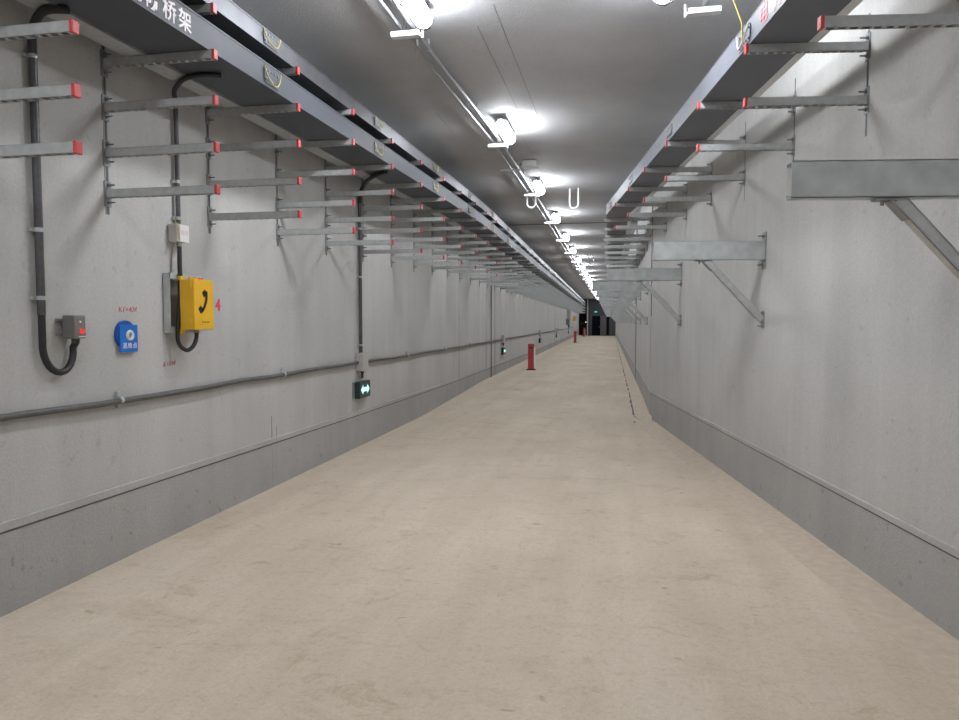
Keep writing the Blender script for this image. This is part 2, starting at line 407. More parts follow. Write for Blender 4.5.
ROWZ = [3.67, 3.38, 3.09, 2.79, 2.52]
ROWN = ['top arm', 'second arm down', 'third arm down', 'fourth arm down', 'bottom arm']
COLN = {0: 'nearest column, cut by the photo edge'}
rest = MB()
def rest_arm(x, y, z, sgn):
    a, b = sorted((x, x+sgn*ALEN)); rest.box((a, y-0.021, z-0.0275), (b, y+0.02, z+0.0275))
NIND = 0
k = -1
while True:
    y = 4.19+1.2*k
    if y > END-1: break
    for r in range(5):
        if k == -1 and r < 2: continue
        z = ROWZ[r]+rise(y); x = wl(y)
        if k < 10:
            col = 'in the %s bracket column on the left wall' % ORD[k+1]
            put_arm((x, y, z), 0, 'red-capped steel arm, %s %s' % (ROWN[r], col), 'cable arms on the left wall'); NIND += 1
        elif k < 40:
            red = y < 14
            far_arm((x, y, z), 0, 'grey steel cable arm in the crowded far run of the left wall', 'far cable arms on the left wall', red); NIND += 1
        else: rest_arm(x, y, z, 1)
    k += 1
# right side: splayed wall, two rows; then the straight far wall
RROW = [3.462, 3.115]; RN = ['upper', 'lower']
SC = [-0.02, 1.14, 2.36, 3.62, 4.84, 6.05, 7.32]
for i, s in enumerate(SC):
    px, py = near_pt(s)
    for r in range(2):
        if i == 0 and r == 0: continue
        put_arm((px, py, RROW[r]+(0.034 if i == 0 else 0)), RZ_NEAR, 'red-capped steel arm, %s row, %s bracket column on the right wall' % (RN[r], ORD[i]), 'cable arms on the right wall').scale = (0.965, 1, 1); NIND += 1
k = 0
while True:
    y = 12.75+1.2*k
    if y > END-1: break
    for r in range(2):
        if k < 27: far_arm((wr(y), y, RROW[r]), PI, 'grey steel cable arm beyond the corner of the right wall', 'far cable arms on the right wall', False); NIND += 1
        else: rest_arm(wr(y), y, RROW[r], -1)
    k += 1
o = rest.build('cable_support_arms', M['galv']); tag(o, 'tiny steel cable arms lining both walls at the far end', 'support arm', kind='stuff')

# channels cast into the walls that carry the arms
chan = MB(); chan.box((-0.03,-0.018,-0.72), (0.004,-0.008,0.72)); chan.box((-0.03,0.008,-0.72), (0.004,0.018,0.72)); chan.box((-0.03,-0.009,-0.72), (0.0045,0.009,0.72), 1)
ME_CH = chan.mesh('wall_channel', [M['plate'], M['seam']])
def put_chan(loc, rz, label, group, sz):
    o = bpy.data.objects.new('wall_channel', ME_CH); COL.objects.link(o); o.location = loc; o.rotation_euler = (0, 0, rz); o.scale = (1, 1, sz)
    tag(o, label, 'wall channel', group)
for k in range(0, 26):
    y = 4.19+1.2*k
    lab = 'slotted channel set in the left wall behind the %s column of arms' % ORD[k+1] if k < 9 else 'slotted channel set in the far left wall behind cable arms'
    put_chan((wl(y), y, 3.09+rise(y)), 0, lab, 'channels in the left wall' if k < 9 else 'far channels in the left wall', 0.98)
for i, s in enumerate(SC[1:]):
    px, py = near_pt(s)
    put_chan((px, py, 3.28), RZ_NEAR, 'slotted channel set in the right wall behind the %s column of arms' % ORD[i+1], 'channels in the right wall', 0.55)

# ------------------------------------------------------------------ heavy cantilevers on the right wall
def make_cantilever():
    root = thing('cantilever_bracket', 'x', 'cantilever')
    b = MB(); L = 1.03; h = 0.086; t = 0.005; d = 0.036
    b.box((0.012,d-t,-h), (L,d,h)); b.box((0.012,-d,h-t), (L,d,h)); b.box((0.012,-d,-h), (L,d,-h+t))
    b.box((0.012,-d,h-0.022), (L,-d+t,h)); b.box((0.012,-d,-h), (L,-d+t,-h+0.022))
    for k in range(7): b.box((0.06+0.12*k, d-0.001, h-0.028), (0.13+0.12*k, d+0.0008, h-0.0245), 1)
    b.build('beam', [M['zinc'], M['galv']], root)
    p = MB(); p.box((0,-0.05,-0.17), (0.012,0.05,0.17)); p.build('base_plate', M['plate'], root)
    for z in (-0.135, 0.135):
        q = MB(); q.cyl((0.011,0,z), (0.07,0,z), 0.007, 8); q.cyl((0.012,0,z), (0.026,0,z), 0.016, 6); q.build('bolt', M['bolt'], root)
    a = Vector((0.535, 0, -0.092)); e = Vector((0.02, 0, -0.64)); dv = (e-a); ln = dv.length; dv.normalize()
    mx = Matrix((dv, Vector((0,1,0)), dv.cross(Vector((0,1,0))))).transposed().to_4x4(); mx.translation = a
    br = MB(); w = 0.026; g = 0.03
    br.box((0,w-0.004,-g), (ln,w,g), 0, mx); br.box((0,-w,g-0.004), (ln,w,g), 0, mx); br.box((0,-w,-g), (ln,w,-g+0.004), 0, mx)
    br.box((0,-w,-g), (ln,-w+0.004,-g+0.012), 0, mx); br.box((0,-w,g-0.012), (ln,-w+0.004,g), 0, mx)
    brace = br.build('brace', M['galv'], root)
    f = MB(); f.box((0.49,-0.03,-0.098), (0.64,0.03,-0.089)); f.box((-0.02,-0.03,g), (0.10,0.03,g+0.006), 0, mx); f.cyl((0.60,0,-0.09),(0.60,0,-0.12),0.009,8)
    f.build('hinge_foot', M['plate'], brace)
    p = MB(); p.box((0,-0.04,-0.72), (0.010,0.04,-0.56)); p.build('foot_plate', M['plate'], root)
    for z in (-0.70, -0.58):
        q = MB(); q.cyl((0.009,0,z), (0.055,0,z), 0.006, 8); q.build('bolt', M['bolt'], root)
    return root
cb = make_cantilever()
CANT = []
for i, s in enumerate([-0.284, 3.0, 6.284]):
    px, py = near_pt(s); CANT.append((px, py, 2.321, RZ_NEAR))
y = 13.5
while y < END-1: CANT.append((wr(y), y, 2.321, PI)); y += 3.25
CL = ['heavy galvanised cantilever with diagonal brace, nearest on the right wall, cut by photo edge',
      'heavy galvanised cantilever, second along the right wall, fully seen with its brace',
      'heavy galvanised cantilever, third along the right wall, just before the corner']
for i, (x, y, z, rz) in enumerate(CANT):
    lab = CL[i] if i < 3 else 'galvanised cantilever in the far row beyond the right wall corner'
    grp = 'cantilevers on the near right wall' if i < 3 else 'far cantilevers on the right wall'
    if i == 0: cb.location = (x, y, z); cb.rotation_euler = (0, 0, rz); cb['label'] = lab; cb['group'] = grp
    else: dup(cb, (x, y, z), rz, lab, grp)

# ------------------------------------------------------------------ cable trays
def tray_prof(x0, x1, h, t=0.004, lip=0.012):
    """lidded box section, x0 < x1, bottom at z = 0"""
    return [(x0,0),(x1,0),(x1,h-0.012),(x1+lip*0.3,h-0.012),(x1+lip*0.3,h),(x0-lip*0.3,h),(x0-lip*0.3,h-0.012),(x0,h-0.012)]
def edge_lip(x, z): return [(x-0.003,z-0.006),(x+0.006,z-0.006),(x+0.006,z+0.006),(x-0.003,z+0.006)]
LP = ys(0.0, 10, 2.0)+ys(10.8, 22, 1.4)+ys(25, END-1.6, 8)
def splice(root, xf, y, zc, h, mm, sgn=1, wire=True):
    s = MB(); s.box((min(xf, xf+sgn*0.004), y-0.11, zc-h/2), (max(xf, xf+sgn*0.004), y+0.11, zc+h/2))
    for dy in (-0.09,-0.045,0.0,0.045,0.09):
        for dz in (-h*0.28, h*0.28):
            s.cyl((xf+sgn*0.003,y+dy,zc+dz), (xf+sgn*0.011,y+dy,zc+dz), 0.008, 6, 1)
    p = s.build('splice_plate', [mm, M['bolt']], root)
    if wire:
        w = MB(); pts = [(xf+sgn*(0.014+0.02*math.sin(PI*i/10)), y-0.13+0.26*i/10, zc+h*0.36-h*1.0*math.sin(PI*i/10)**0.7+0.02*(i/10)) for i in range(11)]
        w.tube(pts, 0.0045, 6); w.build('earth_wire', M['wire'], p)
SPL = [2.6+2.4*i for i in range(18)]
# left lower tray
t = thing('cable_tray', 'grey lower cable tray on the left wall with white lettering', 'cable tray', (WL+0.55, 0.0, 3.35))
def local(pts, o): return [(p[0]-o.location.x, p[1]-o.location.y, p[2]-o.location.z) for p in pts]
zb = lambda y: 3.4085+rise(y)
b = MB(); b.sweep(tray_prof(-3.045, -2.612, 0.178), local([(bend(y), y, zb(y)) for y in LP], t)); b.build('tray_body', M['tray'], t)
for y in SPL:
    if y > 24: break
    h = thing('tmp', '', '')
    bpy.data.objects.remove(h)
    splice(t, -2.609+bend(y)-t.location.x, y, zb(y)+0.084-t.location.z, 0.12, M['tray'], 1, y < 18)
for ch, yy in zip('消防桥架', (3.475, 3.625, 3.775, 3.925)):
    text_mesh('lettering', ch, 0.130, (-2.6105-t.location.x, yy, zb(yy)+0.074-t.location.z), (0, 1, 0.016), (0, 0, 1), M['whitepaint'], t, 0.0018)
# left upper tray
t2 = thing('cable_tray', 'shiny steel upper cable tray on the left wall, close below the ceiling', 'cable tray', (WL+0.55, 0.0, 3.7))
zu = lambda y: 3.6985+rise(y)
b = MB(); b.sweep(tray_prof(-3.10, -2.612, 0.135), local([(bend(y), y, zu(y)) for y in LP], t2)); b.build('tray_body', M['trayshine'], t2)
for y in SPL:
    if y < 24: splice(t2, -2.609+bend(y)-t2.location.x, y, zu(y)+0.068-t2.location.z, 0.10, M['trayshine'], 1, y < 18)
# narrow strip beside the lower tray
b = MB(); b.sweep([(-3.225,0),(-3.075,0),(-3.075,0.012),(-3.225,0.012)], [(bend(y), y, zb(y)) for y in LP])
tag(b.build('flat_bar', M['galv']), 'narrow steel strip lying on the arms behind the lower left tray', 'flat bar')
# right tray: along the splayed wall, then along the far wall
def off_pt(s, off): px, py = near_pt(s); return (px+OUTR[0]*off, py+OUTR[1]*off)
ZR = 3.4905
FY = [y for y in LP if y > 13.5]+[END-1.6]
FY = sorted(set(FY))
def right_path(off):
    pts = [off_pt(s, off) for s in (-4.0, 0, 4.0)]
    # corner of the two offset lines
    x_f = CX-off
    px, py = near_pt(0); ax, ay = px+OUTR[0]*off, py+OUTR[1]*off
    s = (x_f-ax)/DX; pts.append((x_f, ay+DY*s))
    return pts+[(wr(y)-off, y) for y in FY]
def ribbon(mb, o0, o1, z0, z1, mi=0):
    A = right_path(o0); B = right_path(o1); n = 4; vs = []
    for a, c in zip(A, B): vs += [(a[0],a[1],z0),(c[0],c[1],z0),(c[0],c[1],z1),(a[0],a[1],z1)]
    fs = [(i*n+k, i*n+(k+1) % n, (i+1)*n+(k+1) % n, (i+1)*n+k) for i in range(len(A)-1) for k in range(n)]
    mb.add(vs, fs+[(0,1,2,3), tuple(len(vs)-1-i for i in range(4))], mi)
t3 = thing('cable_tray', 'grey cable tray with red lettering along the right wall', 'cable tray', (0.9, 3.981, ZR))
b = MB(); ribbon(b, 0.40, 0.775, ZR, ZR+0.160); ribbon(b, 0.398, 0.7775, ZR+0.16, ZR+0.166)
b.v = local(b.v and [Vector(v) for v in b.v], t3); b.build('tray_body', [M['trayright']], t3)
def rsplice(s, wire):
    px, py = off_pt(s, 0.777); r = thing('x', '', ''); bpy.data.objects.remove(r)
    sp = MB(); mx = Matrix.Rotation(RZ_NEAR, 4, 'Z'); mx.translation = Vector((px, py, ZR+0.075))-Vector(t3.location)
    sp.box((0,-0.11,-0.055), (0.004,0.11,0.055), 0, mx)
    for dy in (-0.09,-0.045,0,0.045,0.09):
        for dz in (-0.035,0.035): sp.cyl(mx @ Vector((0.003,dy,dz)), mx @ Vector((0.012,dy,dz)), 0.008, 6, 1)
    o = sp.build('splice_plate', [M['trayright'], M['bolt']], t3)
    if wire:
        w = MB(); w.tube([mx @ Vector((0.016+0.02*math.sin(PI*i/10), -0.12+0.24*i/10, 0.05-0.12*math.sin(PI*i/10))) for i in range(11)], 0.005, 6)
        w.build('earth_wire', M['wirepale'], o)
for i, s in enumerate([1.22, 3.55, 5.95, 8.0]): rsplice(s, i == 0)
for ch, s in (('电', 0.86), ('力', 0.62)):
    px, py = off_pt(s, 0.776)
    text_mesh('lettering', ch, 0.150, (px-t3.location.x, py-t3.location.y, 0.078), (-DX, -DY, 0), (0, 0, 1), M['redsign'], t3, 0.001)
b = MB(); ribbon(b, 0.335, 0.398, ZR, ZR+0.012); tag(b.build('flat_bar', M['whitemetal']), 'narrow bright steel strip on the arms beside the right tray', 'flat bar')
# yellow wire falling from the ceiling onto the right tray
w = MB(); px, py = off_pt(1.20, 0.80)
w.tube([(px-0.10,py+0.20,CEIL), (px-0.09,py+0.16,4.1), (px-0.05,py+0.08,3.85), (px,py+0.02,ZR+0.17), (px-0.004,py,ZR+0.02)], 0.006, 6)
tag(w.build('earth_wire', M['wire']), 'yellow earth wire hanging from the ceiling onto the right cable tray', 'wire')

# ------------------------------------------------------------------ ceiling conduits and lamps
CONX = (-1.945, -1.83)
CY_ = ys(BACK+0.2, 10, 3)+ys(12, END-1, 4)
def cbend(y):
    g = 0.12*max(0, min(1, (y-6)/4)) + 0.05*max(0, min(1, (y-12)/6))
    return bend(y)*(1-0.38*max(0, min(1, (y-12)/20)))+g
c1 = thing('ceiling_conduit', 'thin bright steel conduit along the ceiling, left of the pair', 'conduit', (CONX[0], 4.0, 4.255))
b = MB(); b.tube(local([(CONX[0]+cbend(y), y, 4.255) for y in CY_], c1), 0.016, 8); b.build('conduit_tube', M['conduitl'], c1)
c2 = thing('ceiling_conduit', 'wider steel conduit along the ceiling, right of the pair beside lamps', 'conduit', (CONX[1], 4.0, 4.255))
b = MB(); b.tube(local([(CONX[1]+cbend(y), y, 4.255) for y in CY_], c2), 0.024, 10); b.build('conduit_tube', M['conduitl'], c2)
for cc, xx, r in ((c1, CONX[0], 0.021), (c2, CONX[1], 0.029)):
    for y in [4.6+2*i for i in range(12)]:
        if abs((y-6.1) % 4.0) < 0.3: continue
        q = MB(); q.cyl(Vector((xx+cbend(y), y-0.015, 4.255))-Vector(cc.location), Vector((xx+cbend(y), y+0.015, 4.255))-Vector(cc.location), r, 10)
        q.box(Vector((xx+cbend(y)-0.008, y-0.012, 4.255))-Vector(cc.location), Vector((xx+cbend(y)+0.008, y+0.012, CEIL))-Vector(cc.location))
        q.build('pipe_clamp', M['galv'], cc)
def make_hanger():
    """white cross channel that carries the conduits and one end of a lamp; origin at ceiling height"""
    r = thing('conduit_hanger', 'x', 'hanger')
    b = MB(); b.box((-0.06,-0.035,-0.185), (0.20,0.035,-0.18)); b.box((-0.06,-0.035,-0.185), (0.20,-0.03,-0.14)); b.box((-0.06,0.03,-0.185), (0.20,0.035,-0.14))
    b.build('cross_channel', M['whitemetal'], r)
    b = MB(); b.cyl((0.055,0,-0.16), (0.055,0,0), 0.006, 8); b.build('threaded_rod', M['bolt'], r)
    b = MB(); b.box((0.14,-0.015,-0.18), (0.23,0.015,-0.165)); b.box((0.215,-0.015,-0.20), (0.23,0.015,-0.10)); b.build('lamp_clip', M['whitemetal'], r)
    return r
LR = 0.078
def make_lamp(flip=1, on=True):
    """lamp tube along y from -1.2 to 0; light leaves downward and to one side"""
    r = thing('tube_lamp', 'x', 'lamp')
    tilt = math.radians(16)*flip
    def ring(y, rad, a0, a1, n): return [(rad*math.sin(a0+(a1-a0)*i/n+tilt), y, -rad*math.cos(a0+(a1-a0)*i/n+tilt)) for i in range(n+1)]
    A = math.radians(112); d = MB(); n = 12
    rows = [(-0.81, LR*0.35), (-0.795, LR*0.8), (-0.76, LR), (-0.06, LR), (-0.025, LR*0.8), (-0.01, LR*0.35)]
    vs = [p for y, rad in rows for p in ring(y, rad, -A, A, n)]
    d.add(vs, [(i*(n+1)+k, i*(n+1)+k+1, (i+1)*(n+1)+k+1, (i+1)*(n+1)+k) for i in range(len(rows)-1) for k in range(n)], 0, True)
    d.build('diffuser', M['lamp'], r)
    h = MB(); n = 6; vs = [p for y, rad in [(-0.83, LR*0.75), (-0.81, LR*1.05), (-0.01, LR*1.05), (0.01, LR*0.75)] for p in ring(y, rad, A-0.06, 2*PI-A+0.06, n)]
    h.add(vs, [(i*(n+1)+k, i*(n+1)+k+1, (i+1)*(n+1)+k+1, (i+1)*(n+1)+k) for i in range(3) for k in range(n)], 0, True)
    h.build('housing', M['plate'], r)
    for yy in (-0.65, -0.18):
        q = MB(); q.box((-0.05,yy-0.012,LR*0.9), (0.05,yy+0.012,LR*0.9+0.02)); q.cyl((0,yy,LR*0.85), (0,yy,CEIL-4.225), 0.006, 8); q.build('suspension_clip', M['plate'], r)
    e = MB(); e.tube([(0.0,0.0,-0.02),(0.02*flip,0.05,-0.03),(-0.03*flip,0.10,-0.02),(-0.09*flip,0.08,0.0)], 0.011, 6); e.build('supply_hose', M['hose'], r)
    return r
LY = [6.0+4.0*i for i in range(-3, 20)]
hang = make_hanger(); lamp = make_lamp()
for i, y in enumerate(LY):
    v = i-3
    if v < 0: ll = 'white tube lamp on the ceiling behind the photographer'; lg = 'lamps behind the camera'
    elif v < 8: ll = 'lit tube lamp, %s of the ceiling row counted from the camera' % ORD[v]; lg = 'ceiling tube lamps'
    else: ll = 'small bright tube lamp in the far part of the ceiling row'; lg = 'far ceiling tube lamps'
    hl = ll.replace('white tube lamp', 'white cross hanger').replace('lit tube lamp,', 'white cross hanger at the far end of the lamp,').replace('small bright tube lamp', 'small white hanger').replace(' counted from the camera', '')
    lx = -1.66+cbend(y)
    if i == 0: lamp.location = (lx, y-0.06, 4.225); lamp['label'] = ll; lamp['group'] = lg
    else: dup(lamp, (lx, y-0.06, 4.225), 0, ll, lg)
    hx = -1.945+cbend(y)
    if i == 0: hang.location = (hx, y+0.07, CEIL); hang['label'] = hl; hang['group'] = lg.replace('lamps', 'hangers')
    else: dup(hang, (hx, y+0.07, CEIL), 0, hl, lg.replace('lamps', 'hangers'))
# the widened bay's own lamp at the right
l2 = make_lamp(-1)
l2.location = (0.30, 5.86, 4.225); tag(l2, 'lit tube lamp at the top edge near the right tray, mostly out of frame', 'lamp')
dup(l2, (0.55, -2.0, 4.225), 0, 'added unseen white tube lamp on the right behind the photographer')  # out-of-frame lamp added to brighten the camera side of the right arms
h2 = dup(hang, (0.72, 6.10, CEIL), PI, 'white cross hanger at the top edge of the photo, right of centre')
h2.rotation_euler = (0, 0, PI)
b = MB(); b.tube([(0.66, -6, 4.255), (0.66, 6.13, 4.255)], 0.024, 10); tag(b.build('ceiling_conduit', M['conduitl']), 'short ceiling conduit above the right lamp, ending at its hanger', 'conduit')
# unlit emergency light between the second and third lamps
r = thing('emergency_light', 'unlit white rounded light housing beside the ceiling conduits after second lamp', 'light', (-1.75, 11.75, CEIL))
b = MB(); b.box((-0.24,-0.03,-0.165), (0.10,0.03,-0.145)); b.build('mounting_bar', M['whitemetal'], r)
b = MB(); b.box((0.13,-0.14,-0.15), (0.40,0.06,-0.02)); b.build('housing', M['whitemetal'], r, 0.035)
b = MB(); b.cyl((0.09,-0.05,-0.08), (0.15,-0.05,-0.08), 0.03, 10); b.build('cable_gland', M['bolt'], r)
b = MB(); b.cyl((0.02,0,-0.15), (0.02,0,0), 0.006, 8); b.build('threaded_rod', M['bolt'], r)
# white U-shaped lifting hooks cast into the ceiling
def hook(x, y, w, d, label, r=0.018, g='ceiling hooks'):
    P = [(x-w/2,y,CEIL+0.02),(x-w/2,y,CEIL-d+w/2)]+[(x-w/2*math.cos(PI*i/10), y, CEIL-d+w/2-w/2*math.sin(PI*i/10)) for i in range(1,10)]+[(x+w/2,y,CEIL-d+w/2),(x+w/2,y,CEIL+0.02)]
    b = MB(); b.tube(P, r, 8); tag(b.build('ceiling_hook', M['white']), label, 'hook', g)
hook(-1.80, 14.4, 0.17, 0.36, 'white U-shaped ceiling hook hanging around the conduits by third lamp')
hook(-0.93, 14.4, 0.17, 0.40, 'white U-shaped ceiling hook hanging free right of the third lamp')
hook(-1.15, 28.5, 0.22, 0.40, 'small white U-shaped ceiling hook farther down the corridor', 0.014)

# ------------------------------------------------------------------ left wall services
def at_wall(y, off): return (wl(y)+off, y)
def clamp(root, x, y, z, r, mm='galv', vertical=True):
    q = MB()
    if vertical:
        q.cyl((x,y,z-0.012), (x,y,z+0.012), r+0.004, 12); q.box((x-0.04,y-r-0.022,z-0.010), (x-0.012,y+r+0.022,z+0.010))
    else:
        q.cyl((x,y-0.014,z), (x,y+0.014,z), r+0.005, 12); q.box((x-0.04,y-0.012,z-r-0.03), (x-0.008,y+0.012,z+r+0.04))
    q.build('pipe_clamp', M[mm], root)
def smooth(P, n=5):
    P = [Vector(p) for p in P]; Q = [P[0]]+P+[P[-1]]; out = []
    for i in range(1, len(Q)-2):
        a, b, c, d = Q[i-1], Q[i], Q[i+1], Q[i+2]
        for k in range(n):
            u = k/n; out.append(0.5*((2*b)+(c-a)*u+(2*a-5*b+4*c-d)*u*u+(3*b-a-3*c+d)*u**3))
    return out+[P[-1]]
def riser(name, label, y, z0, z1, r, clamps, hosepath, rh=0.021):
    t = thing(name, label, 'conduit', (wl(y), y, z0))
    b = MB(); b.cyl((0.035,0,0), (0.035,0,z1-z0), r, 12); b.build('conduit_tube', M['conduit'], t)
    for z in clamps: clamp(t, 0.035, 0, z-z0, r)
    if hosepath:
        b = MB(); b.tube([(0.035,0,z1-z0-0.03)]+[(hx-wl(y), hy-y, hz-z0) for hx, hy, hz in smooth(hosepath)], rh, 10); b.build('flexible_hose', M['hose'], t)
    return t
r1 = riser('riser_conduit', 'thick grey conduit up the wall at the photo left edge, looping to the grey box', 3.572, 1.70, 3.36, 0.024, (2.20, 1.80, 3.20), [(-3.365,3.572,3.36),(-3.33,3.55,3.37),(-3.20,3.45,3.372),(-3.10,3.41,3.376),(-3.00,3.44,3.38)], 0.024)
y0 = 3.60
b = MB(); P = [(0.035,0,0.02),(0.035,0,-0.10)]+[(0.035+0.012*math.sin(PI*i/12), 0.118-0.118*math.cos(PI*i/12), -0.20-0.15*math.sin(PI*i/12)) for i in range(13)]+[(0.055,0.238,-0.168)]
b.tube(P, 0.021, 10); b.build('looped_hose', M['hose'], r1)
# grey button box
g = thing('button_box', 'small grey metal box with red button lamp left of the blue sign', 'button box', (wl(3.7), 3.772, 1.555))
b = MB(); b.box((0.03,-0.042,0), (0.12,0.052,0.145)); b.build('box_body', M['greybox'], g, 0.008)
b = MB(); b.box((0,-0.062,0.02), (0.035,0.05,0.035)); b.box((0,-0.062,0.11), (0.035,0.05,0.125)); b.build('mounting_bracket', M['plate'], g)
b = MB(); b.cyl((0.119,0.012,0.045), (0.132,0.012,0.045), 0.016, 14); b.build('red_button', M['redlight'], g)
b = MB(); b.cyl((0.119,0.0,0.105), (0.126,0.0,0.105), 0.007, 10); b.build('indicator_lamp', M['white'], g)
b = MB(); b.box((0.1195,-0.01,0.010), (0.121,0.045,0.016)); b.build('name_strip', M['white'], g)
b = MB(); b.cyl((0.055,0.036,-0.03), (0.055,0.036,0.01), 0.024, 12); b.build('cable_gland', M['conduit'], g)
# blue inspection sign
s = thing('inspection_sign', 'blue square sign with white ring on a blue disc, left wall', 'sign', (WL, 4.326, 1.553))
b = MB(); b.cyl((0,-0.012,0.018), (0.02,-0.012,0.018), 0.098, 32); b.build('backing_disc', M['bluedark'], s)
b = MB(); b.box((0.02,-0.085,-0.105), (0.03,0.095,0.085)); sq = b.build('sign_plate', M['blue'], s, 0.003)
b = MB(); b.tube([(0.031,0.012+0.028*math.cos(2*PI*i/24),0.012+0.028*math.sin(2*PI*i/24)) for i in range(24)], 0.011, 8, closed=True); b.cyl((0.030,0.012,0.012), (0.031,0.012,0.012), 0.02, 16, 1); b.build('ring_tag', [M['white'], M['plate']], s)
for ch, yy in zip('巡检点', (-0.038, 0.012, 0.062)): text_mesh('lettering', ch, 0.043, (0.0305, yy, -0.062), (0,1,0), (0,0,1), M['whitepaint'], s, 0.0004, depth=0.001)
# handwriting and the number painted on the wall
o = text_mesh('wall_marking', 'K1+404', 0.058, (WL+0.001, 4.36, 1.745), (0,1,0.02), (0,0,1), M['redink'], None, -0.0006, 0.15, 0.0008); tag(o, 'faint red handwriting on the left wall above the blue sign', 'marking')
o = text_mesh('wall_marking', 'K+014', 0.055, (WL+0.001, 4.81, 1.335), (0,1,0.05), (0,0,1), M['redink'], None, -0.0006, 0.15, 0.0008); tag(o, 'faint red handwriting on the left wall below the yellow telephone box', 'marking')
o = text_mesh('wall_marking', '4', 0.135, (WL+0.001, 5.495, 1.80), (0,1,0), (0,0,1), M['redsign'], None, 0.007, 0, 0.0008); tag(o, 'red number 4 painted on the left wall beside the yellow telephone box', 'marking')
# second riser, junction box, telephone
r2 = riser('riser_conduit', 'grey conduit rising above the yellow telephone box to the trays', 4.915, 2.40, 3.35, 0.018, (3.33, 2.74, 2.46), [(-3.365,4.915,3.34),(-3.35,4.89,3.36),(-3.28,4.78,3.385),(-3.11,4.62,3.392),(-2.99,4.555,3.392),(-2.88,4.55,3.394),(-2.78,4.59,3.396)], 0.018)
j = thing('junction_box', 'beige junction box with a white paper tag above the yellow telephone box', 'junction box', (WL, 4.885, 2.27))
b = MB(); b.box((0.01,-0.065,0), (0.085,0.045,0.14)); b.build('box_body', M['beige'], j, 0.006)
b = MB(); b.box((0.086,-0.03,0.006), (0.088,0.085,0.136)); pt = b.build('paper_tag', M['white'], j)
b = MB()
for i in range(6): b.box((0.0881,-0.02+0.016*i,0.055+0.004*(i % 2)), (0.0886,-0.012+0.016*i,0.095))
b.build('pink_marks', M['pinkink'], pt)
b = MB(); b.tube([(0.05,-0.045,0.175),(0.090,-0.055,0.13),(0.092,-0.045,0.07),(0.091,-0.04,0.03),(0.07,-0.02,-0.01)], 0.0035, 6); b.build('tie_wire', M['wire'], j)
b = MB(); b.cyl((0.06,0.0,-0.03), (0.06,0.0,0.005), 0.02, 12); b.build('cable_gland', M['plate'], j)
h = MB(); h.tube([(-3.34,4.885,2.24),(-3.335,4.875,2.10),(-3.322,4.86,1.98),(-3.320,4.84,1.80),(-3.322,4.815,1.60)], 0.018, 10)
h.tube(smooth([(-3.322,4.815,1.60),(-3.325,4.815,1.53),(-3.315,4.835,1.47),(-3.28,4.865,1.44),(-3.255,4.905,1.47),(-3.248,4.94,1.53),(-3.248,4.945,1.60)]), 0.016, 10)
tag(h.build('cable_hose', M['hose']), 'black cable hose running behind and looping under the yellow telephone box', 'hose')
fr = thing('mounting_frame', 'silver steel mounting frame between the wall and the yellow telephone box', 'frame', (WL, 4.955, 1.575))
b = MB(); b.box((0,-0.20,0), (0.004,0.22,0.455)); b.box((0,-0.20,0), (0.06,-0.196,0.455)); b.box((0,0.216,0), (0.06,0.22,0.455))
b.box((0.055,-0.20,0), (0.06,0.22,0.042)); b.box((0.055,-0.20,0.413), (0.06,0.22,0.455)); b.build('steel_frame', M['zinc'], fr)
b = MB(); b.box((0.006,-0.19,0.05), (0.012,0.20,0.42)); b.build('backing', M['greybox'], fr)
ph = thing('telephone_box', 'yellow emergency telephone box with black handset symbol on left wall', 'telephone', (WL+0.092, 4.955, 1.60))
b = MB(); b.box((0,-0.129,0), (0.095,0.118,0.383)); b.build('box_body', M['yellow'], ph, 0.006)
dr = MB().box((0.097,-0.134,0.0), (0.128,0.125,0.386)).build('door', M['yellow'], ph, 0.006)
for z in (0.035, 0.315): MB().cyl((0.100,-0.138,z), (0.100,-0.138,z+0.05), 0.009, 8).build('hinge', M['yellow'], ph)
b = MB()
for yy, z0, z1 in ((-0.129, 0.38, 0.41), (0.07, 0.38, 0.41), (-0.129, -0.035, 0.005), (0.07, -0.035, 0.005)): b.box((-0.012,yy,z0), (0.012,yy+0.04,z1))
b.box((0.075,-0.125,0.38), (0.090,-0.085,0.402)); b.build('mounting_lug', M['yellow'], ph)
# handset symbol, a curved bar with two blocks
hs = MB()
C0 = Vector((0.1285, -0.092, 0.262)); R0 = 0.112; mid = []
for i in range(13):
    a = math.radians(-50+85*i/12); mid.append((a, R0*(1.0)))
outer = [(0.1285, C0.y+(R0+0.014)*math.cos(a), C0.z-0.035+(R0+0.014)*math.sin(a)*1.05) for a, _ in mid]
inner = [(0.1285, C0.y+(R0-0.016)*math.cos(a), C0.z-0.035+(R0-0.016)*math.sin(a)*1.05) for a, _ in mid]
vs = []
for p, q in zip(outer, inner): vs += [p, q, (p[0]+0.002,p[1],p[2]), (q[0]+0.002,q[1],q[2])]
fs = [(i*4+2, i*4+3, i*4+7, i*4+6) for i in range(12)]+[(i*4, i*4+2, i*4+6, i*4+4) for i in range(12)]+[(i*4+1, i*4+5, i*4+7, i*4+3) for i in range(12)]
vs = [(v[0], v[1]+(v[2]-0.225)*0.28, v[2]) for v in vs]
hs.add(vs, fs)
for a, da in ((math.radians(-50), 1), (math.radians(35), -1)):
    m = Vector((0.1285, C0.y+(R0-0.020)*math.cos(a), C0.z-0.035+(R0-0.020)*math.sin(a)*1.05))
    m.y += (m.z-0.225)*0.28; mx = Matrix.Rotation(a, 4, 'X'); mx.translation = m; hs.box((0,-0.026,-0.022), (0.002,0.023,0.022), 0, mx)
hs.build('handset_symbol', M['black'], dr)
b = MB()
for i in range(8): b.box((0.1283,-0.035+0.0125*i,0.052), (0.1288,-0.028+0.0125*i,0.061 if i % 3 else 0.065))
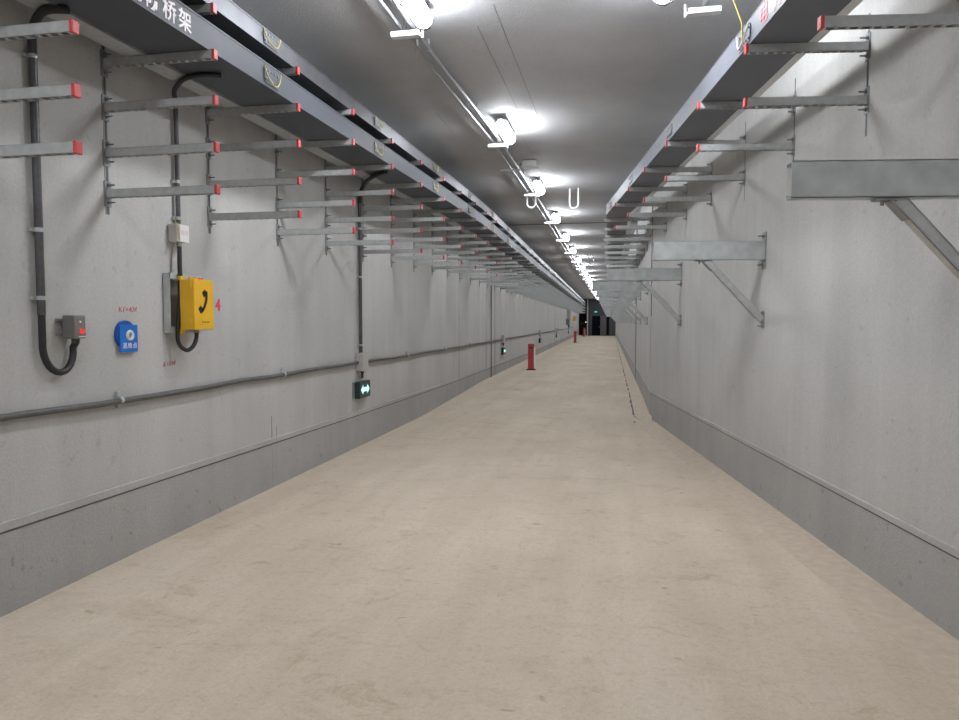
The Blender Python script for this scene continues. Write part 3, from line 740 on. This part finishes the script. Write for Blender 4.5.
b.build('name_marks', M['black'], dr)
b = MB(); b.cyl((0.04,0.085,0.38), (0.04,0.085,0.405), 0.020, 12); b.build('red_beacon', M['redlight'], ph)
b = MB(); b.cyl((0.06,-0.01,-0.025), (0.06,-0.01,0.005), 0.02, 12); b.build('cable_gland', M['plate'], ph)
# third riser with junction box and evacuation sign
r3 = riser('riser_conduit', 'dark conduit rising from the lit arrow sign to the trays', 8.80, 1.24, 3.24, 0.022, (2.88, 2.25, 1.35), [(-3.365,8.80,3.24),(-3.34,8.77,3.34),(-3.20,8.57,3.425),(-3.06,8.38,3.44),(-2.93,8.23,3.445),(-2.76,8.10,3.45)], 0.026)
PZ = 1.12
def evac(y, label_b, label_s, lit=True, group=None):
    j = thing('junction_box', label_b, 'junction box', (wl(y), y, PZ-0.11), 0, group and 'junction boxes by the wall pipe')
    b = MB(); b.box((0.0,-0.11,0), (0.10,0.11,0.24)); b.build('box_body', M['beige'], j, 0.006)
    b = MB(); b.cyl((0.05,0,-0.10), (0.05,0,0.005), 0.016, 10); b.cyl((0.05,0,-0.03), (0.05,0,0), 0.025, 10); b.build('cable_gland', M['hose'], j)
    s = thing('evacuation_sign', label_s, 'exit sign', (wl(y), y, 0.64), 0, group)
    b = MB(); b.box((0.02,-0.20,0.015), (0.090,0.20,0.235)); b.build('sign_body', M['signbody'], s, 0.006)
    b = MB(); b.box((0,-0.24,0.02), (0.022,-0.18,0.22)); b.box((0,-0.24,0.215), (0.03,0.20,0.232)); b.build('mounting_bracket', M['plate'], s)
    if lit:
        a = MB(); X = 0.0915; z = 0.125
        a.add([(X,-0.155,z),(X,-0.075,z+0.065),(X,-0.075,z+0.028),(X,0.075,z+0.028),(X,0.075,z+0.065),(X,0.155,z),(X,0.075,z-0.065),(X,0.075,z-0.028),(X,-0.075,z-0.028),(X,-0.075,z-0.065)],
              [(0,1,9),(2,3,7,8),(4,5,6)])
        a.build('arrow_light', M['greenw'], s)
EV = [8.80, 21.3, 33.5, 45.0, 59.5]
evac(EV[0], 'beige junction box on the wall pipe above the nearest green arrow sign', 'green lit double-arrow evacuation sign, nearest on the left wall')
for i, y in enumerate(EV[1:]):
    evac(y, 'beige junction box on the wall pipe, %s along the corridor' % ORD[i+1], ('small green lit evacuation sign' if i != 1 else 'small unlit evacuation sign')+' low on the left wall, %s from the camera' % ORD[i+1], i != 1, 'evacuation signs')
# long pipe along the left wall
lp = thing('wall_pipe', 'long dark pipe running level along the left wall', 'pipe', (WL, 3.0, PZ))
rn = random.Random(5)
py = ys(-2.0, 22, 0.6)+ys(23, 68, 3)
b = MB(); b.tube([(wl(y)+0.032-WL+rn.uniform(-0.006,0.006), y-3.0, rn.uniform(-0.008,0.008)) for y in py], 0.021, 10); b.build('pipe_tube', M['wallpipe'], lp)
for y in (1.7, 4.22, 6.62, 10.9, 13.5, 16.1, 19.0): clamp(lp, wl(y)+0.032-WL, y-3.0, 0.0, 0.022, 'zinc', False)
b = MB(); b.cyl((wl(19.15)+0.02, 19.15, 0.02), (wl(19.15)+0.02, 19.15, CEIL-0.6), 0.012, 8); tag(b.build('riser_conduit', M['wallpipe']), 'thin vertical conduit on the left wall before the second arrow sign', 'conduit')
# far cabinet, far telephone
cbt = thing('wall_cabinet', 'grey control cabinet high on the far left wall', 'cabinet', (wl(58), 58, 1.75))
b = MB(); b.box((0,-0.5,0), (0.32,0.5,1.15)); b.build('cabinet_body', M['beige'], cbt, 0.01)
b = MB(); b.box((0.32,-0.46,0.04), (0.335,0.46,1.11)); b.build('door', M['joint'], cbt)
b = MB(); b.cyl((0.15,0,-0.55), (0.15,0,0), 0.06, 10); b.build('cable_bundle', M['hose'], cbt)
b = MB(); b.box((0.0,-1.6,-0.35), (0.22,-1.1,0.15)); b.build('meter_box', M['greybox'], cbt)
ph2 = thing('telephone_box', 'small yellow telephone box on the far left wall near the end', 'telephone', (wl(69), 69, 1.65))
b = MB(); b.box((0.05,-0.15,0.1), (0.26,0.15,0.55)); b.build('box_body', M['yellow'], ph2, 0.01)
b = MB(); b.box((0,-0.2,0.05), (0.05,0.2,0.6)); b.build('mounting_frame', M['zinc'], ph2)

# ------------------------------------------------------------------ red posts on the floor
def post(x, y, label, h=0.90):
    r = thing('fire_equipment_post', label, 'post', (x, y, 0), 0, 'red fire posts')
    b = MB(); b.box((-0.14,-0.14,0), (0.15,0.14,0.035)); b.build('base_plate', M['black'], r, 0.004)
    b = MB(); b.box((-0.10,-0.11,0.035), (0.10,0.11,h)); b.build('post_body', M['redpaint'], r, 0.008)
    b = MB(); b.box((-0.085,-0.113,h-0.15), (0.085,-0.109,h-0.11)); b.build('dark_slot', M['black'], r)
    b = MB(); b.box((0.101,-0.10,0.05), (0.13,0.10,h-0.12)); b.build('white_side_panel', M['white'], r)
    return r
post(-2.98, 24.0, 'red fire equipment post with dark slot, nearer one on the floor')
post(-3.45, 56.0, 'red fire equipment post near the far end of the corridor')
post(-3.95, 80.0, 'dim red cabinet in the dark corner at the corridor end', 1.0)
# end of the corridor
s = thing('exit_sign', 'green lit exit sign above the dark door at the corridor end', 'exit sign', (-2.78, END, 2.72))
b = MB(); b.box((-0.24,-0.07,0), (0.24,0,0.22)); b.build('sign_body', M['signbody'], s)
b = MB(); b.box((-0.17,-0.075,0.04), (0.17,-0.069,0.18)); b.build('sign_light', M['green'], s)
rl = thing('guard_rail', 'dark rail across the recess left of the end door', 'rail', (-4.3, END-0.5, 0))
b = MB(); b.box((-0.75,-0.04,1.40), (0.55,0.04,1.55)); b.build('top_rail', M['black'], rl)
b = MB(); b.box((-0.75,-0.05,0), (-0.62,0.05,1.75)); b.build('rail_post', M['black'], rl)
b = MB(); b.cyl((-3.9, END-0.72, 1.62), (-3.9, END-0.6, 1.62), 0.07, 10); b.box((-3.92, END-0.6, 1.6), (-3.88, END-0.5, 1.64))
tag(b.build('spot_light', M['whitelight']), 'tiny white light on the rail at the corridor end', 'light')

# ------------------------------------------------------------------ camera
cam = bpy.data.cameras.new('camera'); co = bpy.data.objects.new('camera', cam); COL.objects.link(co)
cam.sensor_fit = 'HORIZONTAL'; cam.sensor_width = 36.0; cam.lens = 700.0/959*36.0; cam.clip_start = 0.05; cam.clip_end = 300
co.location = (0, 0, 1.66)
co.rotation_euler = (PI/2-math.radians(3.127), 0, math.radians(11.31))
S.camera = co
